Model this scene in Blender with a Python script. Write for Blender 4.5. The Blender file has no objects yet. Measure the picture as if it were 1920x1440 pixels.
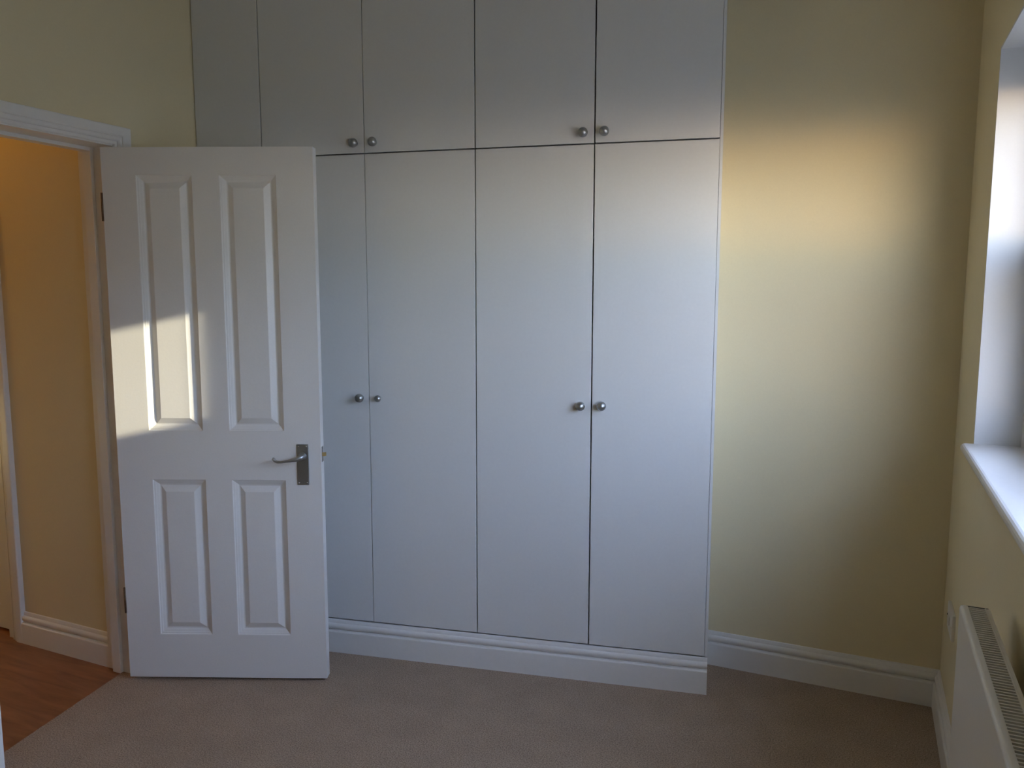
import bpy, bmesh, math, random
from mathutils import Vector, Matrix

scene = bpy.context.scene
col = scene.collection
random.seed(4)

# ------------------------------------------------------------------ camera
F_PX, PITCH, YAW, ROLL, CAM_H = 1467.7, 0.1149, 0.4237, 0.0008, 1.4763
cam_d = bpy.data.cameras.new('camera')
cam_d.sensor_fit = 'HORIZONTAL'
cam_d.sensor_width = 36.0
cam_d.lens = 36.0 * F_PX / 1920.0
cam_d.clip_start = 0.02
cam = bpy.data.objects.new('camera', cam_d)
col.objects.link(cam)
cam.matrix_world = (Matrix.Translation((0, 0, CAM_H)) @ Matrix.Rotation(YAW, 4, 'Z')
                    @ Matrix.Rotation(math.pi / 2 - PITCH, 4, 'X') @ Matrix.Rotation(ROLL, 4, 'Z'))
scene.camera = cam

# ------------------------------------------------------------------ sky, sun, exposure
SUN_DIR = Vector((-1.0, -0.128, -0.231)).normalized()      # the way the light travels
world = bpy.data.worlds.new('evening_sky')
scene.world = world
world.use_nodes = True
wn = world.node_tree.nodes
wl = world.node_tree.links
wn.clear()
sky = wn.new('ShaderNodeTexSky')
sky.sky_type = 'NISHITA'
sky.sun_disc = False
sky.sun_elevation = math.radians(12.0)
sky.sun_rotation = math.radians(154.0)
sky.air_density = 1.0
sky.dust_density = 0.24
sky.ozone_density = 1.0
tint = wn.new('ShaderNodeMixRGB')
tint.blend_type = 'MULTIPLY'
tint.inputs[0].default_value = 1.0
tint.inputs[2].default_value = (0.91, 0.98, 1.28, 1.0)     # cool evening white balance
hs = wn.new('ShaderNodeHueSaturation')
hs.inputs['Saturation'].default_value = 1.0
bg = wn.new('ShaderNodeBackground')
bg.inputs['Strength'].default_value = 1.0
wo = wn.new('ShaderNodeOutputWorld')
wl.new(sky.outputs[0], hs.inputs['Color'])
cloud = wn.new('ShaderNodeMixRGB')                          # thin even high cloud over the clear-sky model
cloud.blend_type = 'ADD'
cloud.inputs[0].default_value = 1.0
cloud.inputs[2].default_value = (7.3, 7.7, 8.0, 1.0)
wl.new(hs.outputs[0], cloud.inputs[1])
wl.new(cloud.outputs[0], tint.inputs[1])
wl.new(tint.outputs[0], bg.inputs['Color'])
wl.new(bg.outputs[0], wo.inputs['Surface'])

sun_d = bpy.data.lights.new('sun', 'SUN')
sun_d.energy = 13.0
sun_d.color = (1.0, 0.86, 0.62)
sun_d.angle = math.radians(0.7)
sun = bpy.data.objects.new('sun', sun_d)
col.objects.link(sun)
sun.rotation_euler = SUN_DIR.to_track_quat('-Z', 'Y').to_euler()
sun.location = (6, 3, 5)

vs = scene.view_settings
vs.view_transform = 'Standard'
vs.look = 'None'
vs.gamma = 1.0
vs.use_curve_mapping = False
vs.exposure = -0.43
scene.cycles.max_bounces = 14
scene.cycles.diffuse_bounces = 8

# ------------------------------------------------------------------ materials
def new_mat(name):
    m = bpy.data.materials.new(name)
    m.use_nodes = True
    return m, m.node_tree.nodes, m.node_tree.links, m.node_tree.nodes['Principled BSDF']

def paint(name, rgb, rough=0.5, bump=0.0, scale=60.0, vary=0.03, metallic=0.0):
    m, n, l, b = new_mat(name)
    b.inputs['Roughness'].default_value = rough
    b.inputs['Metallic'].default_value = metallic
    tc = n.new('ShaderNodeTexCoord')
    nz = n.new('ShaderNodeTexNoise')
    nz.inputs['Scale'].default_value = scale
    nz.inputs['Detail'].default_value = 4.0
    l.new(tc.outputs['Object'], nz.inputs['Vector'])
    ramp = n.new('ShaderNodeValToRGB')
    ramp.color_ramp.elements[0].color = tuple(c * (1 - vary) for c in rgb) + (1,)
    ramp.color_ramp.elements[1].color = tuple(min(1, c * (1 + vary)) for c in rgb) + (1,)
    ramp.color_ramp.elements[0].position = 0.3
    ramp.color_ramp.elements[1].position = 0.7
    l.new(nz.outputs['Fac'], ramp.inputs['Fac'])
    l.new(ramp.outputs['Color'], b.inputs['Base Color'])
    if bump:
        bp = n.new('ShaderNodeBump')
        bp.inputs['Strength'].default_value = bump
        bp.inputs['Distance'].default_value = 0.002
        l.new(nz.outputs['Fac'], bp.inputs['Height'])
        l.new(bp.outputs['Normal'], b.inputs['Normal'])
    return m

M = {}
M['cream'] = paint('cream_emulsion', (0.735, 0.657, 0.445), 0.85, 0.08, 220, 0.015)
M['ceiling'] = paint('white_emulsion', (0.78, 0.755, 0.68), 0.9, 0.05, 200, 0.01)
M['reveal'] = paint('white_reveal_paint', (0.66, 0.66, 0.65), 0.75, 0.05, 200, 0.01)
M['board'] = paint('white_board_paint', (0.72, 0.735, 0.74), 0.38, 0.05, 90, 0.012)
M['gloss'] = paint('white_trim_paint', (0.77, 0.77, 0.76), 0.32, 0.03, 70, 0.012)
M['door'] = paint('white_door_paint', (0.77, 0.77, 0.77), 0.36, 0.10, 160, 0.012)
M['radiator'] = paint('white_radiator_enamel', (0.72, 0.71, 0.68), 0.35, 0.02, 80, 0.01)
M['plastic'] = paint('white_plastic', (0.74, 0.72, 0.68), 0.35, 0.0, 40, 0.01)
M['dark'] = paint('dark_slot', (0.03, 0.028, 0.025), 0.6, 0.0, 40, 0.05)
M['pewter'] = paint('satin_pewter', (0.42, 0.44, 0.45), 0.36, 0.04, 200, 0.06, 1.0)
M['chrome'] = paint('satin_nickel', (0.55, 0.56, 0.56), 0.22, 0.02, 200, 0.04, 1.0)
M['brass'] = paint('brass', (0.60, 0.45, 0.22), 0.32, 0.0, 120, 0.05, 1.0)
M['bronze'] = paint('dark_hinge_steel', (0.16, 0.11, 0.075), 0.45, 0.0, 120, 0.1, 0.8)

def carpet_mat():
    m, n, l, b = new_mat('beige_carpet')
    b.inputs['Roughness'].default_value = 1.0
    b.inputs['Specular IOR Level'].default_value = 0.1
    tc = n.new('ShaderNodeTexCoord')
    fine = n.new('ShaderNodeTexNoise'); fine.inputs['Scale'].default_value = 230; fine.inputs['Detail'].default_value = 3
    big = n.new('ShaderNodeTexNoise'); big.inputs['Scale'].default_value = 7.0; big.inputs['Detail'].default_value = 6
    big.inputs['Roughness'].default_value = 0.65
    for q in (fine, big):
        l.new(tc.outputs['Object'], q.inputs['Vector'])
    r1 = n.new('ShaderNodeValToRGB')
    r1.color_ramp.elements[0].position = 0.30; r1.color_ramp.elements[0].color = (0.21, 0.160, 0.120, 1)
    r1.color_ramp.elements[1].position = 0.72; r1.color_ramp.elements[1].color = (0.52, 0.405, 0.32, 1)
    l.new(fine.outputs['Fac'], r1.inputs['Fac'])
    r2 = n.new('ShaderNodeValToRGB')
    r2.color_ramp.elements[0].position = 0.34; r2.color_ramp.elements[0].color = (0.93, 0.93, 0.93, 1)
    r2.color_ramp.elements[1].position = 0.66; r2.color_ramp.elements[1].color = (1.05, 1.05, 1.05, 1)
    l.new(big.outputs['Fac'], r2.inputs['Fac'])
    mx = n.new('ShaderNodeMixRGB'); mx.blend_type = 'MULTIPLY'; mx.inputs[0].default_value = 1.0
    l.new(r1.outputs[0], mx.inputs[1]); l.new(r2.outputs[0], mx.inputs[2])
    l.new(mx.outputs[0], b.inputs['Base Color'])
    bp = n.new('ShaderNodeBump'); bp.inputs['Strength'].default_value = 0.7; bp.inputs['Distance'].default_value = 0.004
    l.new(fine.outputs['Fac'], bp.inputs['Height']); l.new(bp.outputs['Normal'], b.inputs['Normal'])
    return m
M['carpet'] = carpet_mat()

def wood_mat():
    m, n, l, b = new_mat('reddish_laminate')
    b.inputs['Roughness'].default_value = 0.38
    tc = n.new('ShaderNodeTexCoord')
    mp = n.new('ShaderNodeMapping'); mp.inputs['Scale'].default_value = (2.2, 16.0, 1.0)
    nz = n.new('ShaderNodeTexNoise'); nz.inputs['Scale'].default_value = 1.6; nz.inputs['Detail'].default_value = 7
    nz.inputs['Distortion'].default_value = 0.7
    l.new(tc.outputs['Object'], mp.inputs['Vector']); l.new(mp.outputs['Vector'], nz.inputs['Vector'])
    r = n.new('ShaderNodeValToRGB')
    r.color_ramp.elements[0].position = 0.32; r.color_ramp.elements[0].color = (0.18, 0.060, 0.026, 1)
    r.color_ramp.elements[1].position = 0.72; r.color_ramp.elements[1].color = (0.34, 0.135, 0.058, 1)
    l.new(nz.outputs['Fac'], r.inputs['Fac']); l.new(r.outputs[0], b.inputs['Base Color'])
    return m
M['wood'] = wood_mat()

def glass_mat():
    m = bpy.data.materials.new('clear_window_glass'); m.use_nodes = True
    n = m.node_tree.nodes; l = m.node_tree.links; n.clear()
    out = n.new('ShaderNodeOutputMaterial'); mix = n.new('ShaderNodeMixShader')
    tr = n.new('ShaderNodeBsdfTransparent'); gl = n.new('ShaderNodeBsdfGlossy'); gl.inputs['Roughness'].default_value = 0.02
    tr.inputs['Color'].default_value = (0.95, 0.97, 0.96, 1)
    mix.inputs[0].default_value = 0.05
    l.new(tr.outputs[0], mix.inputs[1]); l.new(gl.outputs[0], mix.inputs[2])
    l.new(mix.outputs[0], out.inputs['Surface'])
    return m
M['glass'] = glass_mat()

def frosted_mat():
    m = bpy.data.materials.new('frosted_window_glass'); m.use_nodes = True
    n = m.node_tree.nodes; l = m.node_tree.links; n.clear()
    out = n.new('ShaderNodeOutputMaterial'); mix = n.new('ShaderNodeMixShader')
    rf = n.new('ShaderNodeBsdfRefraction'); rf.inputs['Roughness'].default_value = 0.15; rf.inputs['IOR'].default_value = 1.2
    ts = n.new('ShaderNodeBsdfTranslucent')
    for q in (rf, ts):
        q.inputs['Color'].default_value = (0.95, 0.98, 1.0, 1)
    mix.inputs[0].default_value = 0.06
    l.new(rf.outputs[0], mix.inputs[1]); l.new(ts.outputs[0], mix.inputs[2])
    l.new(mix.outputs[0], out.inputs['Surface'])
    return m
M['frosted'] = frosted_mat()

def shade_mat(name, rgb, strength):
    m, n, l, b = new_mat(name)
    b.inputs['Base Color'].default_value = rgb + (1,)
    b.inputs['Emission Color'].default_value = rgb + (1,)
    b.inputs['Emission Strength'].default_value = strength
    return m
M['bulb'] = shade_mat('warm_bulb', (1.0, 0.55, 0.18), 6.0)

# ------------------------------------------------------------------ helpers
def tag(o, label=None, cat=None, group=None, kind=None):
    if label: o['label'] = label
    if cat: o['category'] = cat
    if group: o['group'] = group
    if kind: o['kind'] = kind
    return o

def empty(name, loc=(0, 0, 0), rz=0.0):
    o = bpy.data.objects.new(name, None)
    o.empty_display_size = 0.1
    col.objects.link(o)
    o.location = loc
    o.rotation_euler = (0, 0, rz)
    return o

def obj(name, bm, mat, parent=None, smooth=False, loc=None, bevel=0.0):
    bmesh.ops.recalc_face_normals(bm, faces=bm.faces[:])
    me = bpy.data.meshes.new(name)
    bm.to_mesh(me)
    bm.free()
    me.materials.append(mat)
    if smooth:
        for p in me.polygons:
            p.use_smooth = True
    o = bpy.data.objects.new(name, me)
    col.objects.link(o)
    if parent:
        o.parent = parent
    if loc:
        o.location = loc
    if bevel:
        md = o.modifiers.new('bevel', 'BEVEL')
        md.width = bevel; md.segments = 2; md.limit_method = 'ANGLE'
    return o

def add_box(bm, x0, x1, y0, y1, z0, z1):
    v = [bm.verts.new(p) for p in ((x0, y0, z0), (x1, y0, z0), (x1, y1, z0), (x0, y1, z0),
                                   (x0, y0, z1), (x1, y0, z1), (x1, y1, z1), (x0, y1, z1))]
    for f in ((0, 3, 2, 1), (4, 5, 6, 7), (0, 1, 5, 4), (1, 2, 6, 5), (2, 3, 7, 6), (3, 0, 4, 7)):
        bm.faces.new([v[i] for i in f])
    return bm

def box(*a):
    return add_box(bmesh.new(), *a)

def prism(pts, z0, z1):
    bm = bmesh.new()
    a = [bm.verts.new((x, y, z0)) for x, y in pts]
    b = [bm.verts.new((x, y, z1)) for x, y in pts]
    bm.faces.new(a[::-1]); bm.faces.new(b)
    for i in range(len(pts)):
        j = (i + 1) % len(pts)
        bm.faces.new((a[i], a[j], b[j], b[i]))
    return bm

def sweep(rings, closed=True, cap=True, bm=None):
    """rings: list of equally long point loops, joined in order."""
    bm = bm or bmesh.new()
    R = [[bm.verts.new(p) for p in r] for r in rings]
    n = len(R[0])
    for a, b in zip(R[:-1], R[1:]):
        for i in range(n if closed else n - 1):
            j = (i + 1) % n
            bm.faces.new((a[i], a[j], b[j], b[i]))
    if cap:
        bm.faces.new(R[0][::-1]); bm.faces.new(R[-1])
    return bm

def lathe(profile, seg=24, axis='Z'):
    """profile: (radius, height); a point at radius 0 closes the end."""
    bm = bmesh.new()
    rings = []
    for r, h in profile:
        if r < 1e-6:
            rings.append([bm.verts.new((0, 0, h))])
        else:
            rings.append([bm.verts.new((r * math.cos(2 * math.pi * i / seg), r * math.sin(2 * math.pi * i / seg), h)) for i in range(seg)])
    for a, b in zip(rings[:-1], rings[1:]):
        for i in range(seg):
            j = (i + 1) % seg
            if len(a) == 1 and len(b) > 1: bm.faces.new((a[0], b[i], b[j]))
            elif len(b) == 1 and len(a) > 1: bm.faces.new((a[i], a[j], b[0]))
            elif len(a) > 1: bm.faces.new((a[i], a[j], b[j], b[i]))
    if axis == '-Y':
        bmesh.ops.rotate(bm, verts=bm.verts, cent=(0, 0, 0), matrix=Matrix.Rotation(math.pi / 2, 3, 'X'))
    if axis == 'X':
        bmesh.ops.rotate(bm, verts=bm.verts, cent=(0, 0, 0), matrix=Matrix.Rotation(math.pi / 2, 3, 'Y'))
    return bm

def tube(points, radii, seg=12, flat=1.0):
    rings = []
    pts = [Vector(p) for p in points]
    for i, p in enumerate(pts):
        t = (pts[min(i + 1, len(pts) - 1)] - pts[max(i - 1, 0)]).normalized()
        u = t.cross(Vector((0, 1, 0)))
        if u.length < 0.05: u = t.cross(Vector((0, 0, 1)))
        u.normalize(); w = t.cross(u).normalized()
        r = radii[i]
        rings.append([p + u * (r * math.cos(2 * math.pi * k / seg)) + w * (r * flat * math.sin(2 * math.pi * k / seg)) for k in range(seg)])
    return sweep(rings)

# torus skirting: (stand-off from the wall, height)
SK = [(0.0, 0.0), (0.021, 0.0), (0.021, 0.0855), (0.0205, 0.0880), (0.0190, 0.0898), (0.0165, 0.0905), (0.0062, 0.0918), (0.0058, 0.0955)]
for k in range(10):
    a = -1.45 + 2.75 * k / 9
    SK.append((0.0060 + 0.0105 * math.cos(a), 0.1085 + 0.0128 * math.sin(a)))
SK += [(0.0082, 0.1225), (0.0078, 0.1255), (0.0070, 0.1290), (0.0052, 0.1345), (0.0, 0.1360)]

def skirting(p0, p1, nrm, m0=0.0, m1=0.0):
    """board from p0 to p1 standing off along nrm; m0, m1 = mitre slopes at the ends."""
    p0 = Vector((p0[0], p0[1], 0)); p1 = Vector((p1[0], p1[1], 0)); nrm = Vector((nrm[0], nrm[1], 0)).normalized()
    t = (p1 - p0).normalized()
    return sweep([[p0 + nrm * d - t * (m0 * d) + Vector((0, 0, z)) for d, z in SK],
                  [p1 + nrm * d + t * (m1 * d) + Vector((0, 0, z)) for d, z in SK]])

# ------------------------------------------------------------------ room dimensions
XL, XR, YB, YF, ZC = -2.497, 0.302, 3.070, -2.40, 2.95     # left, right, back, front walls, ceiling
WIN_Y0, WIN_Y1, WIN_Z0, WIN_Z1 = 0.60, 2.588, 1.020, 2.147
DY0, DY1, DZ = 1.262, 2.040, 2.002                          # clear door opening in the left wall
XH = -2.672                                                 # hall face of the left wall
HY, HX0 = 2.066, -4.25                                      # hall wall plane and far end of the hall

# ------------------------------------------------------------------ setting
seam_a, seam_b = (-2.601, DY1 + 0.03), (-2.424, 1.24)
carpet = prism([seam_a, seam_b, (XL - 0.02, 1.20), (XL - 0.02, YF - 0.02), (XR + 0.02, YF - 0.02), (XR + 0.02, YB + 0.02), (XL - 0.02, YB + 0.02), (XL - 0.02, DY1 + 0.03)], -0.04, 0.0)
tag(obj('floor', carpet, M['carpet']), 'beige brown short pile carpet on the bedroom floor', kind='structure')
hall = prism([seam_a, (XH - 0.0, HY + 0.15), (HX0 - 0.02, HY + 0.15), (HX0 - 0.02, 0.3), (XH, 0.3), (XH, 1.20), (XL - 0.02, 1.20), seam_b], -0.04, -0.004)
tag(obj('floor', hall, M['wood']), 'reddish brown wood laminate floor of the hallway', kind='structure')

tag(obj('ceiling', box(HX0 - 0.1, XR + 0.4, YF - 0.1, YB + 0.15, ZC, ZC + 0.1), M['ceiling']), 'white ceiling over bedroom and hallway', kind='structure')
tag(obj('wall_back', box(XH, XR + 0.32, YB, YB + 0.12, -0.02, ZC), M['cream']), 'cream painted wall behind the fitted wardrobe', kind='structure')
tag(obj('wall_front', box(XH, XR + 0.32, YF - 0.12, YF, -0.02, ZC), M['cream']), 'cream painted wall facing the wardrobe', kind='structure')
bm = bmesh.new()
XO = XR + 0.30
add_box(bm, XR, XO, YF, WIN_Y0, -0.02, ZC)
add_box(bm, XR, XO, WIN_Y1, YB, -0.02, ZC)
add_box(bm, XR, XO, WIN_Y0, WIN_Y1, -0.02, WIN_Z0)
add_box(bm, XR, XO, WIN_Y0, WIN_Y1, WIN_Z1, ZC)
tag(obj('wall_right', bm, M['cream']), 'cream painted wall with the window and radiator', kind='structure')
bm = bmesh.new()
add_box(bm, XH, XL, YF, DY0 - 0.03, -0.02, ZC)
add_box(bm, XH, XL, DY1 + 0.03, YB, -0.02, ZC)
add_box(bm, XH, XL, DY0 - 0.03, DY1 + 0.03, DZ + 0.03, ZC)
tag(obj('wall_left', bm, M['cream']), 'cream painted wall with the doorway to the hall', kind='structure')
HDX0, HDX1 = -4.05, -3.29                                   # second door, in the hall wall
bm = bmesh.new()
add_box(bm, HDX1, XH, HY, HY + 0.1, -0.02, ZC)
add_box(bm, HX0, HDX0, HY, HY + 0.1, -0.02, ZC)
add_box(bm, HDX0, HDX1, HY, HY + 0.1, 2.0, ZC)
add_box(bm, HDX0 - 0.05, HDX1 + 0.05, HY + 0.1, HY + 0.14, -0.02, 2.1)
tag(obj('wall_hall_end', bm, M['cream']), 'cream painted hallway wall seen through the doorway', kind='structure')
tag(obj('wall_hall_side', box(HX0 - 0.1, HX0, 0.2, HY + 0.1, -0.02, ZC), M['cream']), 'cream painted far side wall of the hallway', kind='structure')
tag(obj('wall_hall_front', box(HX0, XH, 0.2, 0.3, -0.02, ZC), M['cream']), 'cream painted near end wall of the hallway', kind='structure')

# skirting boards of the room
W_RZ = 0.1898
W_O = Vector((-2.4763, 2.4373, 0))
wdx = Vector((math.cos(W_RZ), math.sin(W_RZ), 0)); wdy = Vector((-math.sin(W_RZ), math.cos(W_RZ), 0))
W_LEN = 2.036
w_end = W_O + wdx * W_LEN
end_depth = (YB - w_end.y) / wdy.y
back_x0 = (w_end + wdy * end_depth).x
tag(obj('baseboard_back', skirting((back_x0 - 0.002, YB), (XR, YB), (0, -1), 0, -1), M['gloss']), 'white moulded skirting board along the cream back wall', kind='structure')
tag(obj('baseboard_right', skirting((XR, YB), (XR, YF), (-1, 0), -1, 0), M['gloss']), 'white moulded skirting board under the window wall', kind='structure')
tag(obj('baseboard_left', skirting((XL, 2.112), (XL, 2.44), (1, 0)), M['gloss']), 'short white skirting board between doorway and wardrobe', kind='structure')
tag(obj('baseboard_hall', skirting((-3.205, HY), (XH, HY), (0, -1)), M['gloss'], loc=(0, 0, -0.004)), 'white moulded skirting board in the hallway', kind='structure')

# ------------------------------------------------------------------ window in the right wall (reveal, sill, sashes)
win = tag(empty('window_1', (XR, (WIN_Y0 + WIN_Y1) / 2, WIN_Z0)), 'deep white window recess with projecting sill above the radiator', kind='structure')
wx, wy, wz = XR, (WIN_Y0 + WIN_Y1) / 2, WIN_Z0
def wobj(name, bm, mat, **k):
    bmesh.ops.translate(bm, verts=bm.verts, vec=(-wx, -wy, -wz))
    return obj(name, bm, mat, win, **k)
wobj('reveal', box(XR - 0.0008, XO, WIN_Y1 - 0.006, WIN_Y1 + 0.001, WIN_Z0, WIN_Z1), M['reveal'])
wobj('reveal', box(XR - 0.0008, XO, WIN_Y0 - 0.001, WIN_Y0 + 0.006, WIN_Z0, WIN_Z1), M['reveal'])
wobj('soffit', box(XR - 0.0008, XO, WIN_Y0, WIN_Y1, WIN_Z1 - 0.006, WIN_Z1 + 0.001), M['reveal'])
# sill board with a rounded nose
sz1, sz0, sxn = 1.046, 1.019, XR - 0.034
prof = [(XO - 0.06, sz0), (XO - 0.06, sz1)]
for k in range(9):
    a = math.pi / 2 + math.pi * k / 8
    prof.append((sxn + 0.012 + 0.0125 * math.cos(a), (sz0 + sz1) / 2 + 0.0135 * math.sin(a)))
wobj('window_sill', sweep([[(x, WIN_Y0 + 0.006, z) for x, z in prof], [(x, WIN_Y1 - 0.006, z) for x, z in prof]]), M['gloss'])
fx0, fx1 = XR + 0.115, XR + 0.175
fy0, fy1, fz0, fz1 = WIN_Y0 + 0.006, WIN_Y1 - 0.006, sz1, WIN_Z1 - 0.006
bm = bmesh.new()
add_box(bm, fx0, fx1, fy0, fy0 + 0.055, fz0, fz1); add_box(bm, fx0, fx1, fy1 - 0.055, fy1, fz0, fz1)
add_box(bm, fx0, fx1, fy0 + 0.055, fy1 - 0.055, fz0, fz0 + 0.045); add_box(bm, fx0, fx1, fy0 + 0.055, fy1 - 0.055, fz1 - 0.065, fz1)
wobj('window_frame', bm, M['gloss'])
RAIL0, RAIL1 = 1.545, 1.628
def sash(name, z0, z1, x0, x1, bot, top, pane_mat, pane_name):
    y0, y1 = fy0 + 0.055, fy1 - 0.055
    b = bmesh.new()
    add_box(b, x0, x1, y0, y0 + 0.05, z0, z1); add_box(b, x0, x1, y1 - 0.05, y1, z0, z1)
    add_box(b, x0, x1, y0 + 0.05, y1 - 0.05, z0, z0 + bot); add_box(b, x0, x1, y0 + 0.05, y1 - 0.05, z1 - top, z1)
    s = wobj(name, b, M['gloss'])
    p = box((x0 + x1) / 2 - 0.003, (x0 + x1) / 2 + 0.003, y0 + 0.045, y1 - 0.045, z0 + bot - 0.005, z1 - top + 0.005)
    bmesh.ops.translate(p, verts=p.verts, vec=(-wx, -wy, -wz))
    obj(pane_name, p, pane_mat, s)
    return s
sash('upper_sash', RAIL0, fz1 - 0.060, fx0 + 0.030, fx1, RAIL1 - RAIL0, 0.055, M['glass'], 'window_pane')
ls = sash('lower_sash', fz0 + 0.040, RAIL1 - 0.004, fx0, fx0 + 0.028, 0.06, 0.075, M['frosted'], 'window_pane')

# ------------------------------------------------------------------ house across the street: the skyline the window looks at
def brick_mat():
    m, n, l, b = new_mat('red_brick')
    b.inputs['Roughness'].default_value = 0.9
    tc = n.new('ShaderNodeTexCoord'); br = n.new('ShaderNodeTexBrick')
    br.inputs['Scale'].default_value = 4.5
    br.inputs['Color1'].default_value = (0.28, 0.12, 0.08, 1); br.inputs['Color2'].default_value = (0.36, 0.17, 0.11, 1); br.inputs['Mortar'].default_value = (0.40, 0.36, 0.30, 1)
    mp = n.new('ShaderNodeMapping'); mp.inputs['Rotation'].default_value = (math.pi / 2, 0, math.pi / 2)
    l.new(tc.outputs['Object'], mp.inputs['Vector']); l.new(mp.outputs['Vector'], br.inputs['Vector'])
    l.new(br.outputs['Color'], b.inputs['Base Color'])
    return m
M['brick'] = brick_mat()
M['slate'] = paint('roof_slate', (0.10, 0.10, 0.11), 0.7, 0.1, 6, 0.2)
HSX, RIDGE = 14.0, 4.6
house = tag(empty('terraced_house', (HSX, 2.0, -3.2)), 'long brick terraced house with slate roof across the street', 'house')
obj('wall', box(0, 6.0, -6.0, 30, 0, RIDGE + 3.2 - 1.6), M['brick'], house)
obj('roof', sweep([[(-0.35, y, RIDGE + 3.2 - 1.75), (3.0, y, RIDGE + 3.2), (6.35, y, RIDGE + 3.2 - 1.75)] for y in (-6.2, 30.2)]), M['slate'], house)
for k in range(0, 5):
    w = obj('window', box(-0.03, 0.02, k * 6 - 0.6, k * 6 + 0.6, 4.0, 5.4), M['gloss'], house)
    obj('pane', box(-0.045, -0.031, k * 6 - 0.52, k * 6 + 0.52, 4.08, 5.32), M['dark'], w)
tag(obj('ground', box(XO + 0.6, 60, -40, 45, -3.4, -3.2), paint('asphalt', (0.10, 0.10, 0.10), 0.9, 0.1, 8, 0.2)), 'asphalt street below the window', kind='structure')

# ------------------------------------------------------------------ door frame
trim = tag(empty('trim_1', (XL, DY1, 0)), 'white moulded architrave and lining around the doorway', kind='structure')
def tobj(name, bm, mat=None, **k):
    bmesh.ops.translate(bm, verts=bm.verts, vec=(-XL, -DY1, 0))
    return obj(name, bm, mat or M['gloss'], trim, **k)
tobj('lining', box(XH - 0.002, XL + 0.001, DY1, DY1 + 0.031, 0, DZ + 0.031))
tobj('lining', box(XH - 0.002, XL + 0.001, DY0 - 0.031, DY0, 0, DZ + 0.031))
tobj('lining', box(XH - 0.002, XL + 0.001, DY0, DY1, DZ, DZ + 0.031))
sx0, sx1 = XL - 0.140, XL - 0.096
tobj('door_stop', box(sx0, sx1, DY1 - 0.013, DY1 + 0.001, -0.003, DZ), bevel=0.0015)
tobj('door_stop', box(sx0, sx1, DY0 - 0.001, DY0 + 0.013, -0.003, DZ), bevel=0.0015)
tobj('door_stop', box(sx0, sx1, DY0 + 0.013, DY1 - 0.013, DZ - 0.013, DZ + 0.001), bevel=0.0015)
# architrave profile: (distance from the opening edge, stand-off)
AR = [(0.0, 0.0), (0.0, 0.0080), (0.003, 0.0110), (0.009, 0.0115), (0.0100, 0.0070), (0.0135, 0.0070), (0.0145, 0.0120), (0.019, 0.0155), (0.025, 0.0165),
      (0.0300, 0.0150), (0.0305, 0.0190), (0.036, 0.0215), (0.060, 0.0215), (0.064, 0.0205), (0.066, 0.0170), (0.066, 0.0)]
def architrave(side, x, sgn):
    a0, a1, zt = DY0 - 0.004, DY1 + 0.004, DZ + 0.004
    if side == 'far':
        rings = [[(x + sgn * s, a1 + d, 0) for d, s in AR], [(x + sgn * s, a1 + d, zt + d) for d, s in AR]]
    elif side == 'near':
        rings = [[(x + sgn * s, a0 - d, 0) for d, s in AR], [(x + sgn * s, a0 - d, zt + d) for d, s in AR]]
    else:
        rings = [[(x + sgn * s, a0 - d, zt + d) for d, s in AR], [(x + sgn * s, a1 + d, zt + d) for d, s in AR]]
    return sweep(rings)
for side in ('far', 'near', 'head'):
    tobj('architrave', architrave(side, XL, 1))
tobj('architrave', architrave('near', XH, -1))

# architrave and door of the next room, in the hallway wall
t2 = tag(empty('trim_2', (HDX1, HY, 0)), 'white architrave at the far end of the hallway wall', kind='structure')
def t2obj(name, rings_or_bm):
    bm = rings_or_bm
    bmesh.ops.translate(bm, verts=bm.verts, vec=(-HDX1, -HY, 0))
    return obj(name, bm, M['gloss'], t2)
t2obj('architrave', sweep([[(HDX1 + 0.006 + d * 1.2, HY - s, -0.004) for d, s in AR], [(HDX1 + 0.006 + d * 1.2, HY - s, 2.0 + d * 1.2) for d, s in AR]]))
t2obj('architrave', sweep([[(HDX0 - 0.006 - d * 1.2, HY - s, 2.0 + d * 1.2) for d, s in AR], [(HDX1 + 0.006 + d * 1.2, HY - s, 2.0 + d * 1.2) for d, s in AR]]))
t2obj('lining', box(HDX1 - 0.03, HDX1, HY - 0.001, HY + 0.1, -0.004, 2.0))
d2 = tag(empty('door_2', (HDX1 - 0.03, HY + 0.03, 0)), 'closed white panel door in the hallway wall', kind='structure')
obj('leaf', box(HDX0 - HDX1 + 0.03, -0.003, 0.0, 0.04, 0.008, 1.99), M['door'], d2, bevel=0.002)
for (u0, u1, v0, v1) in ((-0.62, -0.42, 0.96, 1.88), (-0.32, -0.12, 0.96, 1.88), (-0.62, -0.42, 0.17, 0.77), (-0.32, -0.12, 0.17, 0.77)):
    obj('panel', box(u0, u1, -0.004, 0.002, v0, v1), M['door'], d2, bevel=0.003)

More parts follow.
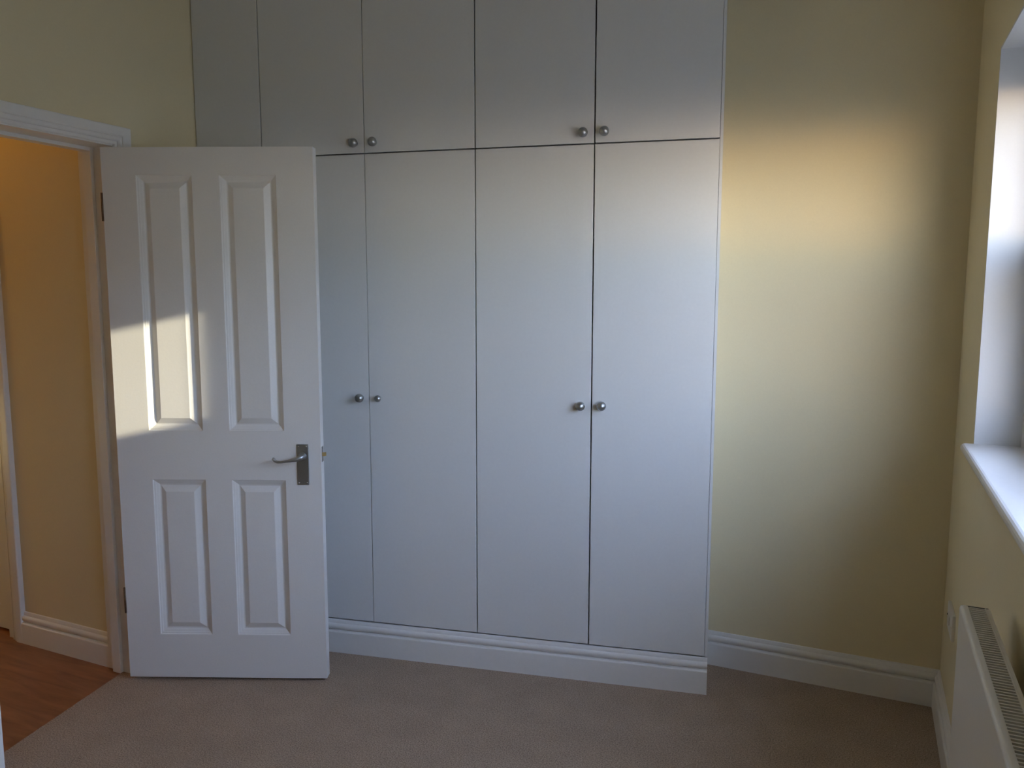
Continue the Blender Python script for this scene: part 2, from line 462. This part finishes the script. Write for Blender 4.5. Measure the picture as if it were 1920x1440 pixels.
# ------------------------------------------------------------------ the open panel door
D_ANG, D_W, D_H, D_T = 0.4058, 0.760, 1.981, 0.040
door = tag(empty('door_1', (-2.514, 2.006, 0.012), D_ANG), 'open white four panel door with pewter lever handle', kind='structure')
panels = [(0.122, 0.324, 0.959, 1.885), (0.422, 0.626, 0.959, 1.885), (0.126, 0.326, 0.171, 0.775), (0.424, 0.626, 0.171, 0.775)]
def leaf_mesh():
    bm = bmesh.new()
    xs = sorted({0.0, D_W} | {p[0] for p in panels} | {p[1] for p in panels})
    zs = sorted({0.0, D_H} | {p[2] for p in panels} | {p[3] for p in panels})
    def hole(x, z):
        return any(p[0] < x < p[1] and p[2] < z < p[3] for p in panels)
    cache = {}
    def V(x, y, z):
        k = (round(x, 5), round(y, 5), round(z, 5))
        if k not in cache: cache[k] = bm.verts.new(k)
        return cache[k]
    for y in (0.0, D_T):
        for i in range(len(xs) - 1):
            for j in range(len(zs) - 1):
                if hole((xs[i] + xs[i + 1]) / 2, (zs[j] + zs[j + 1]) / 2): continue
                bm.faces.new((V(xs[i], y, zs[j]), V(xs[i + 1], y, zs[j]), V(xs[i + 1], y, zs[j + 1]), V(xs[i], y, zs[j + 1])))
    for i in range(len(xs) - 1):
        for z in (0.0, D_H):
            bm.faces.new((V(xs[i], 0, z), V(xs[i + 1], 0, z), V(xs[i + 1], D_T, z), V(xs[i], D_T, z)))
    for j in range(len(zs) - 1):
        for x in (0.0, D_W):
            bm.faces.new((V(x, 0, zs[j]), V(x, 0, zs[j + 1]), V(x, D_T, zs[j + 1]), V(x, D_T, zs[j])))
    return bm
obj('leaf', leaf_mesh(), M['door'], door)
# each panel: ovolo sticking sloping in, a quirk, a bevel rising to the raised field
PP = [(0.0, 0.0), (0.0020, 0.0010), (0.0030, 0.0035), (0.009, 0.0060), (0.0095, 0.0072), (0.017, 0.0112), (0.021, 0.0140), (0.0245, 0.0146), (0.0260, 0.0144), (0.046, 0.0036), (0.0475, 0.0030)]
def panel_mesh(p):
    x0, x1, z0, z1 = p
    bm = bmesh.new()
    for s, yb in ((1, 0.0), (-1, D_T)):
        prev = None
        for ins, dep in PP:
            y = yb + s * dep
            r = [bm.verts.new(q) for q in ((x0 + ins, y, z0 + ins), (x1 - ins, y, z0 + ins), (x1 - ins, y, z1 - ins), (x0 + ins, y, z1 - ins))]
            if prev:
                for i in range(4):
                    j = (i + 1) % 4
                    bm.faces.new((prev[i], prev[j], r[j], r[i]))
            prev = r
        bm.faces.new(prev)
    return bm
for p in panels:
    obj('panel', panel_mesh(p), M['door'], door)
# lever handle on a long backplate
hx0, hx1, hz0, hz1 = 0.670, 0.715, 0.757, 0.911
handle = obj('handle', box(hx0, hx1, -0.0045, 0.0, hz0, hz1), M['pewter'], door, bevel=0.002)
handle['label'] = 'pewter lever handle on a long backplate'
hcx, hcz = 0.6925, 0.8655
obj('boss', lathe([(0.0, 0.040), (0.0075, 0.0395), (0.0095, 0.036), (0.0095, 0.020), (0.0105, 0.012), (0.0135, 0.007), (0.0150, 0.003), (0.0150, 0.0)], 20, '-Y'), M['pewter'], handle, True, loc=(hcx, -0.003, hcz))
lev = [(hcx + 0.016, -0.026, hcz + 0.008), (hcx + 0.004, -0.034, hcz + 0.003), (hcx - 0.012, -0.041, hcz - 0.004), (hcx - 0.030, -0.045, hcz - 0.0075), (hcx - 0.050, -0.046, hcz - 0.0105),
       (hcx - 0.068, -0.046, hcz - 0.0135), (hcx - 0.080, -0.046, hcz - 0.0130), (hcx - 0.090, -0.046, hcz - 0.0085), (hcx - 0.095, -0.046, hcz - 0.0010), (hcx - 0.0935, -0.046, hcz + 0.0030)]
obj('lever', tube(lev, [0.0055, 0.0085, 0.0080, 0.0060, 0.0050, 0.0048, 0.0050, 0.0056, 0.0062, 0.0040], 14), M['pewter'], handle, True)
for sx in (hx0 + 0.008, hx1 - 0.008):
    for sz in (hz0 + 0.009, hz1 - 0.009):
        obj('screw', lathe([(0.0, 0.0016), (0.0022, 0.0012), (0.0032, 0.0), (0.0032, -0.001)], 12, '-Y'), M['chrome'], handle, True, loc=(sx, -0.0045, sz))
lp = obj('latch_plate', box(D_W - 0.001, D_W + 0.0012, 0.009, 0.031, 0.842, 0.899), M['chrome'], door)
obj('latch_bolt', prism([(D_W, 0.0135), (D_W + 0.013, 0.0265), (D_W + 0.013, 0.0270), (D_W, 0.0270)], 0.862, 0.876), M['brass'], lp)
for sz in (0.848, 0.893):
    obj('screw', lathe([(0.0, 0.001), (0.0025, 0.0006), (0.003, 0.0)], 10, 'X'), M['chrome'], lp, True, loc=(D_W + 0.001, 0.020, sz))
for z0 in (1.722, 0.255):
    hg = obj('hinge', box(-0.0022, 0.001, 0.002, 0.034, z0, z0 + 0.100), M['bronze'], door)
    obj('knuckle', lathe([(0.0, 0.0), (0.0042, 0.0), (0.0042, 0.100), (0.0, 0.100)], 14), M['bronze'], hg, True, loc=(-0.0030, 0.0005, z0))

# ------------------------------------------------------------------ fitted wardrobe
ward = tag(empty('fitted_wardrobe', W_O, W_RZ), 'full height white fitted wardrobe with eight flat doors and round knobs', 'wardrobe')
ZS, ZB, ZT = 2.0085, 0.1362, 2.640
EDGE = [0.273, 0.709, 1.1494, 1.5924, W_LEN - 0.011]
def w2l(x, y):
    d = Vector((x, y, 0)) - W_O
    return d.dot(wdx), d.dot(wdy)
lback = w2l(XL + 0.003, YB - 0.003); rback = (W_LEN - 0.018, end_depth - 0.004)
lfront = w2l(XL + 0.003, 2.4373 + 0.024)
obj('carcass', prism([(lfront[0], 0.13), (W_LEN - 0.018, 0.13), rback, lback], 0.10, ZC - 0.004), M['board'], ward)
obj('end_panel', prism([(W_LEN - 0.010, 0.0), (W_LEN, 0.0), (W_LEN, end_depth - 0.001), (W_LEN - 0.0178, end_depth - 0.003), (W_LEN - 0.0178, 0.0205), (W_LEN - 0.010, 0.0205)], 0.0, ZC - 0.003), M['board'], ward)
obj('filler_panel', prism([(-0.017, 0.0), (EDGE[0] - 0.0018, 0.0), (EDGE[0] - 0.0018, 0.0208), (-0.013, 0.0208)], 0.135, ZC - 0.003), M['board'], ward, bevel=0.0008)
obj('top_filler', box(EDGE[0] + 0.0018, EDGE[4] - 0.0006, 0.0, 0.0208, ZT + 0.003, ZC - 0.003), M['board'], ward)
plinth = skirting((-0.020, 0.0), (W_LEN, 0.0), (0, -1), 0, 0)
bmesh.ops.translate(plinth, verts=plinth.verts, vec=(0, 0.001, 0))
obj('plinth_board', plinth, M['gloss'], ward)
obj('plinth_backing', box(0.0, W_LEN - 0.020, 0.002, 0.06, 0.0, 0.130), M['board'], ward)

knob_prof = [(0.0, 0.0395), (0.0040, 0.0391), (0.0085, 0.0375), (0.0128, 0.0343), (0.0160, 0.0300), (0.0175, 0.0250), (0.0174, 0.0212), (0.0162, 0.0172), (0.0135, 0.0135),
             (0.0100, 0.0108), (0.0072, 0.0090), (0.0066, 0.0060), (0.0075, 0.0035), (0.0098, 0.0020), (0.0100, 0.0)]
kb = lathe(knob_prof, 28, '-Y')
bmesh.ops.recalc_face_normals(kb, faces=kb.faces[:])
knob_me = bpy.data.meshes.new('knob'); kb.to_mesh(knob_me); kb.free()
knob_me.materials.append(M['pewter'])
for p in knob_me.polygons: p.use_smooth = True

GX = [0.0025, 0.0014, 0.0024, 0.0026, 0.0004]
KN = {(0, 0): (0.676, 1.066, 1.0), (1, 0): (0.752, 1.066, 0.78), (2, 0): (1.554, 1.064, 1.0), (3, 0): (1.632, 1.067, 1.0),
      (0, 1): (0.673, 2.046, 1.0), (1, 1): (0.751, 2.047, 1.0), (2, 1): (1.553, 2.045, 1.0), (3, 1): (1.629, 2.046, 1.0)}
for c in range(4):
    for r in range(2):
        x0, x1 = EDGE[c] + GX[c], EDGE[c + 1] - GX[c + 1]
        z0, z1 = ((ZB + 0.0040, ZS - 0.0026), (ZS + 0.0026, ZT))[r]
        dr = obj('door', box(x0, x1, 0.0, 0.0185, z0, z1), M['board'], ward, bevel=0.0007)
        kx, kz, ks = KN[(c, r)]
        k = bpy.data.objects.new('knob', knob_me); col.objects.link(k)
        k.parent = dr; k.location = (kx, 0.0003, kz); k.scale = (ks, ks, ks)

# ------------------------------------------------------------------ radiator on the window wall
RY1, RY0, RZ1, RZ0 = 1.820, 0.72, 0.831, 0.19
RXF, RXB = 0.207, 0.262
rad = tag(empty('radiator', ((RXF + RXB) / 2, (RY0 + RY1) / 2, RZ0)), 'white panel radiator with slotted top grille below the window', 'radiator')
rc = Vector(((RXF + RXB) / 2, (RY0 + RY1) / 2, RZ0))
def robj(name, bm, mat, parent=rad, **k):
    bmesh.ops.translate(bm, verts=bm.verts, vec=-rc)
    return obj(name, bm, mat, parent, **k)
# front panel with a rounded top edge
fp = [(RXF + 0.012, RZ0), (RXF + 0.003, RZ0), (RXF, RZ0 + 0.006)]
for k in range(7):
    a = math.pi - (math.pi / 2) * k / 6
    fp.append((RXF + 0.008 + 0.008 * math.cos(a), RZ1 - 0.008 + 0.008 * math.sin(a)))
fp += [(RXF + 0.0125, RZ1), (RXF + 0.0125, RZ1 - 0.012), (RXF + 0.012, RZ1 - 0.014)]
robj('front_panel', sweep([[(x, RY0, z) for x, z in fp], [(x, RY1, z) for x, z in fp]]), M['radiator'], smooth=False)
robj('back_panel', box(RXB - 0.008, RXB, RY0, RY1, RZ0, RZ1 - 0.001), M['radiator'], bevel=0.002)
robj('shaded_fins', box(RXF + 0.016, RXB - 0.011, RY0 + 0.03, RY1 - 0.03, RZ0 + 0.03, RZ1 - 0.035), M['dark'])  # fins as one block, coloured dark for the shade inside the grille slots
robj('side_panel', box(RXF + 0.002, RXB - 0.002, RY1 + 0.0022, RY1 + 0.0045, RZ0 + 0.02, RZ1 - 0.003), M['radiator'])
robj('side_panel', box(RXF + 0.002, RXB - 0.002, RY0 - 0.0045, RY0 - 0.0022, RZ0 + 0.02, RZ1 - 0.003), M['radiator'])
robj('end_gap_shade', box(RXF + 0.004, RXB - 0.003, RY1 - 0.001, RY1 + 0.0024, RZ0 + 0.02, RZ1 - 0.001), M['dark'])  # dark strip painted in for the shaded gap before the side panel
bm = bmesh.new()
add_box(bm, RXF + 0.0120, RXF + 0.0145, RY0 + 0.002, RY1 - 0.002, RZ1 - 0.010, RZ1)
add_box(bm, RXB - 0.0100, RXB - 0.0075, RY0 + 0.002, RY1 - 0.002, RZ1 - 0.010, RZ1)
grille = robj('top_grille', bm, M['radiator'])
slat = box(RXF + 0.0145 - rc.x, RXB - 0.0100 - rc.x, -0.0019, 0.0019, RZ1 - 0.009 - rc.z, RZ1 - 0.0008 - rc.z)
bmesh.ops.recalc_face_normals(slat, faces=slat.faces[:])
slat_me = bpy.data.meshes.new('grille_slat'); slat.to_mesh(slat_me); slat.free(); slat_me.materials.append(M['radiator'])
y = RY1 - 0.006
while y > RY0 + 0.004:
    s = bpy.data.objects.new('grille_slat', slat_me); col.objects.link(s); s.parent = grille
    s.location = (0, y - rc.y, 0)
    y -= 0.0108
robj('bracket', box(RXB - 0.001, XR - 0.0004, RY1 - 0.43, RY1 - 0.40, RZ0 + 0.05, RZ1 - 0.25), M['radiator'])
robj('bracket', box(RXB - 0.001, XR - 0.0004, RY0 + 0.13, RY0 + 0.16, RZ0 + 0.05, RZ1 - 0.25), M['radiator'])

# ------------------------------------------------------------------ socket on the window wall
so = tag(empty('wall_plate', (XR, 2.80, 0.425)), 'white plastic wall plate between room corner and radiator', 'wall plate')
obj('face_plate', box(-0.009, 0.001, -0.073, 0.073, -0.043, 0.043), M['plastic'], so, bevel=0.003)
for dy in (-0.060, 0.060):
    obj('fixing_screw', lathe([(0.0, 0.0012), (0.0025, 0.0008), (0.0032, 0.0), (0.0032, -0.001)], 12, 'X'), M['dark'] if dy > 0 else M['plastic'], so, True, loc=(-0.0095, dy, 0.0))
obj('rocker_switch', box(-0.0120, -0.008, -0.008, 0.008, -0.014, 0.014), M['plastic'], so, bevel=0.001)

# ------------------------------------------------------------------ white cupboard beside the doorway
cx, cy = -1.905, 1.150
cup = tag(empty('cupboard', ((XL + cx) / 2, 0.80, 0)), 'white painted cupboard standing against the doorway wall', 'cupboard')
cc = Vector(((XL + cx) / 2, 0.80, 0))
def cobj(name, bm, mat=None, parent=cup, **k):
    bmesh.ops.translate(bm, verts=bm.verts, vec=-cc)
    return obj(name, bm, mat or M['board'], parent, **k)
cobj('body', box(XL + 0.022, cx - 0.020, 0.45, cy, 0.0, 0.86), bevel=0.001)
cobj('top', box(XL + 0.022, cx - 0.001, 0.44, cy - 0.001, 0.86, 0.885), bevel=0.003)
for y0, y1, ky in ((0.452, 0.7985, 0.765), (0.8015, cy - 0.0005, 0.835)):
    dd = cobj('door', box(cx - 0.0195, cx, y0, y1, 0.07, 0.856), bevel=0.001)
    kn = lathe([(r * 0.8, h * 0.8) for r, h in knob_prof], 16)
    bmesh.ops.rotate(kn, verts=kn.verts, cent=(0, 0, 0), matrix=Matrix.Rotation(math.pi / 2, 3, 'Y'))
    bmesh.ops.translate(kn, verts=kn.verts, vec=(cx - 0.0003, ky, 0.5))
    cobj('knob', kn, M['pewter'], dd, smooth=True)

# ------------------------------------------------------------------ hallway pendant lamp
lx, ly, lz = -3.60, 1.76, 2.50
pen = tag(empty('pendant_lamp', (lx, ly, ZC)), 'warm bulb pendant lamp hanging from the hallway ceiling', 'lamp')
obj('ceiling_rose', lathe([(0.0, -0.022), (0.02, -0.020), (0.045, -0.006), (0.048, 0.001)], 20), M['plastic'], pen, True)
obj('flex', lathe([(0.0, lz - ZC + 0.06), (0.003, lz - ZC + 0.06), (0.003, -0.015), (0.0, -0.015)], 8), M['plastic'], pen)
obj('lamp_holder', lathe([(0.0, lz - ZC + 0.085), (0.014, lz - ZC + 0.080), (0.017, lz - ZC + 0.035), (0.0, lz - ZC + 0.033)], 16), M['plastic'], pen, True)
obj('bulb', lathe([(0.0, -0.055), (0.018, -0.048), (0.029, -0.030), (0.030, -0.012), (0.022, 0.010), (0.014, 0.030), (0.013, 0.040), (0.0, 0.040)], 20), M['bulb'], pen, True, loc=(0, 0, lz - ZC))
pl = bpy.data.lights.new('pendant_light', 'POINT')
pl.energy = 5.2
pl.color = (1.0, 0.45, 0.07)
pl.shadow_soft_size = 0.05
plo = bpy.data.objects.new('pendant_light', pl)
col.objects.link(plo)
plo.parent = pen
plo.location = (0, 0, lz - ZC - 0.12)
